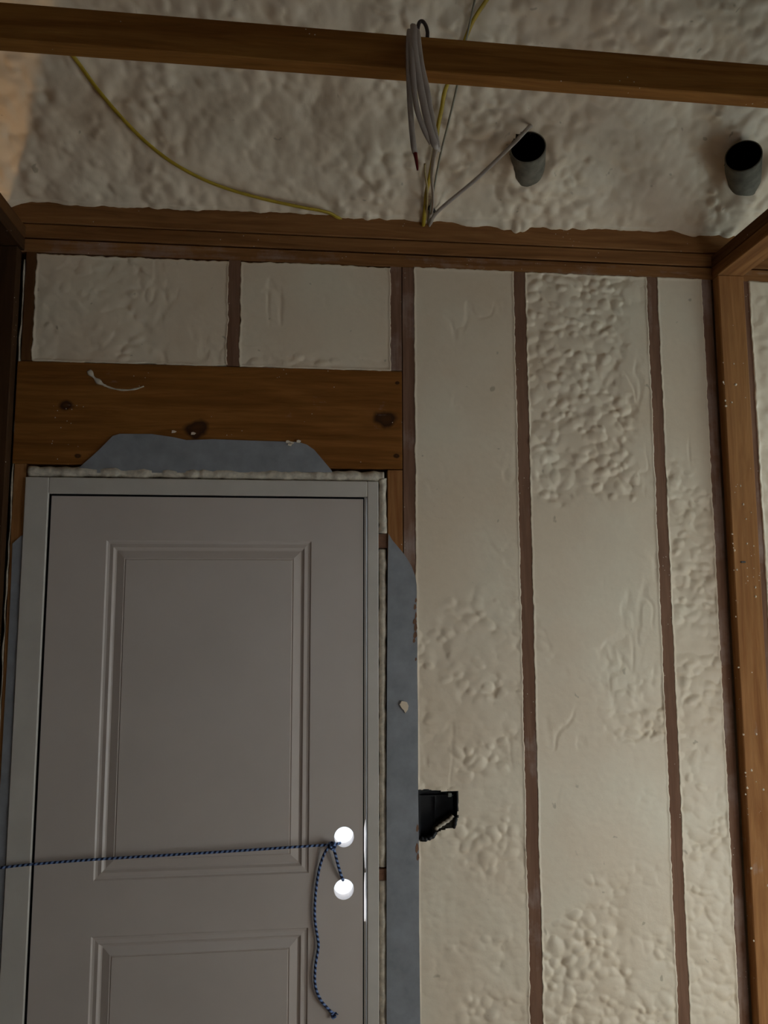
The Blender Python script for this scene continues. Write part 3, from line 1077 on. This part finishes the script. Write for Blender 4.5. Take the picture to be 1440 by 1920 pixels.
def hung(name, pts, r, mat=WHITEC, parent=None, flat=0.55, rf=None, clear=0.0):
    return tube(name, pts, r, mat, parent, flat=flat, per=6, rfun=rf, ref=Vector((0, 1, 0.2)), clear=clear)


bundle = tag(empty('cable_bundle', (0.965, JY, JZ)), 'bundle of white cables folded over the joist with loose ends hanging', 'cable')


def bc(o):
    o.matrix_parent_inverse = Matrix.Translation(-bundle.location)
    return o


bc(hung('cable', [(0.962, -0.755, 2.90), (0.959, -0.762, 2.946), (0.957, -0.785, 2.955), (0.953, -0.808, 2.945), (0.950, -0.812, 2.882), (0.953, -0.812, 2.772), (0.959, -0.811, 2.69), (0.963, -0.81, 2.668)], 0.0062, parent=bundle))
bc(hung('cable', [(0.970, -0.755, 2.90), (0.968, -0.765, 2.958), (0.966, -0.787, 2.970), (0.962, -0.810, 2.955), (0.962, -0.817, 2.90), (0.972, -0.820, 2.822), (0.989, -0.818, 2.735), (1.003, -0.815, 2.690), (1.010, -0.808, 2.686),
                  (1.016, -0.79, 2.693)], 0.0078, parent=bundle))
bc(hung('cable', [(0.978, -0.755, 2.90), (0.976, -0.765, 2.950), (0.973, -0.787, 2.958), (0.970, -0.808, 2.946), (0.977, -0.814, 2.87), (0.989, -0.814, 2.811), (1.000, -0.812, 2.742), (1.010, -0.811, 2.690), (1.012, -0.806, 2.682)], 0.0062, parent=bundle))
bc(hung('cable', [(0.955, -0.811, 2.94), (0.957, -0.822, 2.86), (0.964, -0.822, 2.77), (0.980, -0.818, 2.72), (0.998, -0.812, 2.69)], 0.0058, parent=bundle))
o = bc(hung('red_wire', [(0.963, -0.81, 2.668), (0.965, -0.81, 2.655), (0.967, -0.81, 2.640), (0.968, -0.81, 2.630)], 0.0048, REDC, bundle, 0.9, lambda t: 1.0 - 0.6 * t))
o['label'] = 'dark red bared wire end'
o = bc(hung('dark_wire', [(0.972, -0.790, 2.958), (0.976, -0.795, 2.978), (0.983, -0.797, 2.981), (0.990, -0.797, 2.972), (0.994, -0.796, 2.958), (0.994, -0.794, 2.945)], 0.0042, DARKW, bundle, 0.9))
o['label'] = 'dark bent wire stub over the cables'

c4 = hung('white_cable', [(1.010, -0.806, 2.690), (1.022, -0.70, 2.73), (1.05, -0.50, 2.80), (1.09, -0.28, 2.872), (1.118, -0.10, 2.925), (1.121, -0.036, 2.935), (1.122, 0.01, 2.925)], 0.0055)
tag(c4, 'white cable from the hanging bundle back to the wall plate beside the yellow cable', 'cable', 'single white cables')
c5 = hung('white_cable', [(1.128, 0.01, 2.925), (1.126, -0.025, 2.924), (1.146, -0.062, 2.946), (1.245, -0.165, 2.998), (1.326, -0.262, 3.048), (1.346, -0.288, 3.062), (1.362, -0.288, 3.080), (1.378, -0.276, 3.102), (1.388, -0.258, 3.116), (1.393, -0.228, 3.138)], 0.0058)
tag(c5, 'white cable slanting from the wall plate across the mouth of the left pipe', 'cable', 'single white cables')
c6 = hung('thin_wire', [(1.108, 0.0, 2.93), (1.106, -0.070, 2.950), (1.101, -0.112, 2.985), (1.094, -0.135, 3.004), (1.088, -0.155, 3.018), (1.085, -0.172, 3.032)], 0.0035, BROWNC, None, 1.0, clear=0.9)
tag(c6, 'short thin brown wire curling off the steep yellow cable', 'wire')
c7 = hung('grey_line', [(1.118, -0.02, 2.93), (1.121, -0.10, 2.978), (1.128, -0.19, 3.046), (1.140, -0.26, 3.104), (1.152, -0.34, 3.168), (1.160, -0.42, 3.235), (1.170, -0.50, 3.30)], 0.0030, plain('grey_line_coat', (0.30, 0.27, 0.20), 0.5), None, 1.0, clear=0.9)  # thin grey tube along a faint line on the foam
tag(c7, 'thin grey line climbing the ceiling foam right of the steep yellow cable', 'wire')
c8 = hung('dark_wire', [(1.112, -0.05, 2.955), (1.120, -0.06, 2.958), (1.130, -0.055, 2.950), (1.137, -0.048, 2.943)], 0.0048, DARKW, None, 0.9)
tag(c8, 'stub of dark cable end at the wall plate below the grey line', 'wire')

# ------------------------------------------------------------------ blue cord tied through the door bores
cord = tag(empty('blue_cord', (0.823, -0.02, 1.040)), 'blue braided cord tied through the lit door bores and stretched to the left', 'cord')


def cc(name, pts, r=0.0038, rf=None):
    o = tube(name, pts, r, CORD, cord, per=8, seg=8, twist_uv=45.0, rfun=rf, ref=Vector((0, 1, 0.1)))
    o.matrix_parent_inverse = Matrix.Translation(-cord.location)
    return o


cc('taut_line', [(-0.170, -0.042, 1.006), (-0.083, -0.024, 1.011), (0.001, -0.021, 1.0165), (0.171, -0.020, 1.0235), (0.373, -0.020, 1.0285), (0.564, -0.020, 1.0335), (0.729, -0.019, 1.0385), (0.812, -0.018, 1.0405), (0.826, -0.016, 1.040)])
cc('hanging_tail', [(0.824, -0.016, 1.040), (0.812, -0.018, 1.031), (0.800, -0.014, 1.011), (0.787, -0.010, 0.968), (0.778, -0.010, 0.904), (0.7765, -0.010, 0.839), (0.784, -0.010, 0.790), (0.787, -0.010, 0.763),
                    (0.779, -0.010, 0.711), (0.779, -0.010, 0.662), (0.793, -0.010, 0.624), (0.815, -0.010, 0.598), (0.828, -0.010, 0.586)])
cc('lower_loop', [(0.824, -0.014, 1.040), (0.832, -0.018, 1.018), (0.841, -0.016, 0.985), (0.851, -0.012, 0.952), (0.856, -0.002, 0.938), (0.857, 0.025, 0.931)], 0.0040)
cc('upper_loop', [(0.824, -0.014, 1.040), (0.834, -0.014, 1.041), (0.842, -0.008, 1.040), (0.848, 0.010, 1.036)], 0.0040)
cc('knot', [(0.817, -0.018, 1.044), (0.824, -0.026, 1.048), (0.831, -0.024, 1.038), (0.829, -0.016, 1.028), (0.822, -0.022, 1.031), (0.820, -0.028, 1.040), (0.826, -0.030, 1.046), (0.832, -0.022, 1.044), (0.833, -0.020, 1.034)], 0.0042)
fr_ = random.Random(9)
bmf = []
for k in range(18):
    a = fr_.uniform(-0.75, 0.75)
    e = Vector((0.826 + fr_.uniform(0.012, 0.019) * math.cos(-0.9 + a), -0.010 + fr_.uniform(-.005, .005), 0.588 + fr_.uniform(0.013, 0.020) * math.sin(-0.9 + a)))
    cc('frayed_strand', [(0.826, -0.010, 0.588), ((0.826 + e.x) / 2 + fr_.uniform(-.002, .002), -0.010, (0.588 + e.z) / 2), tuple(e)], 0.0017)
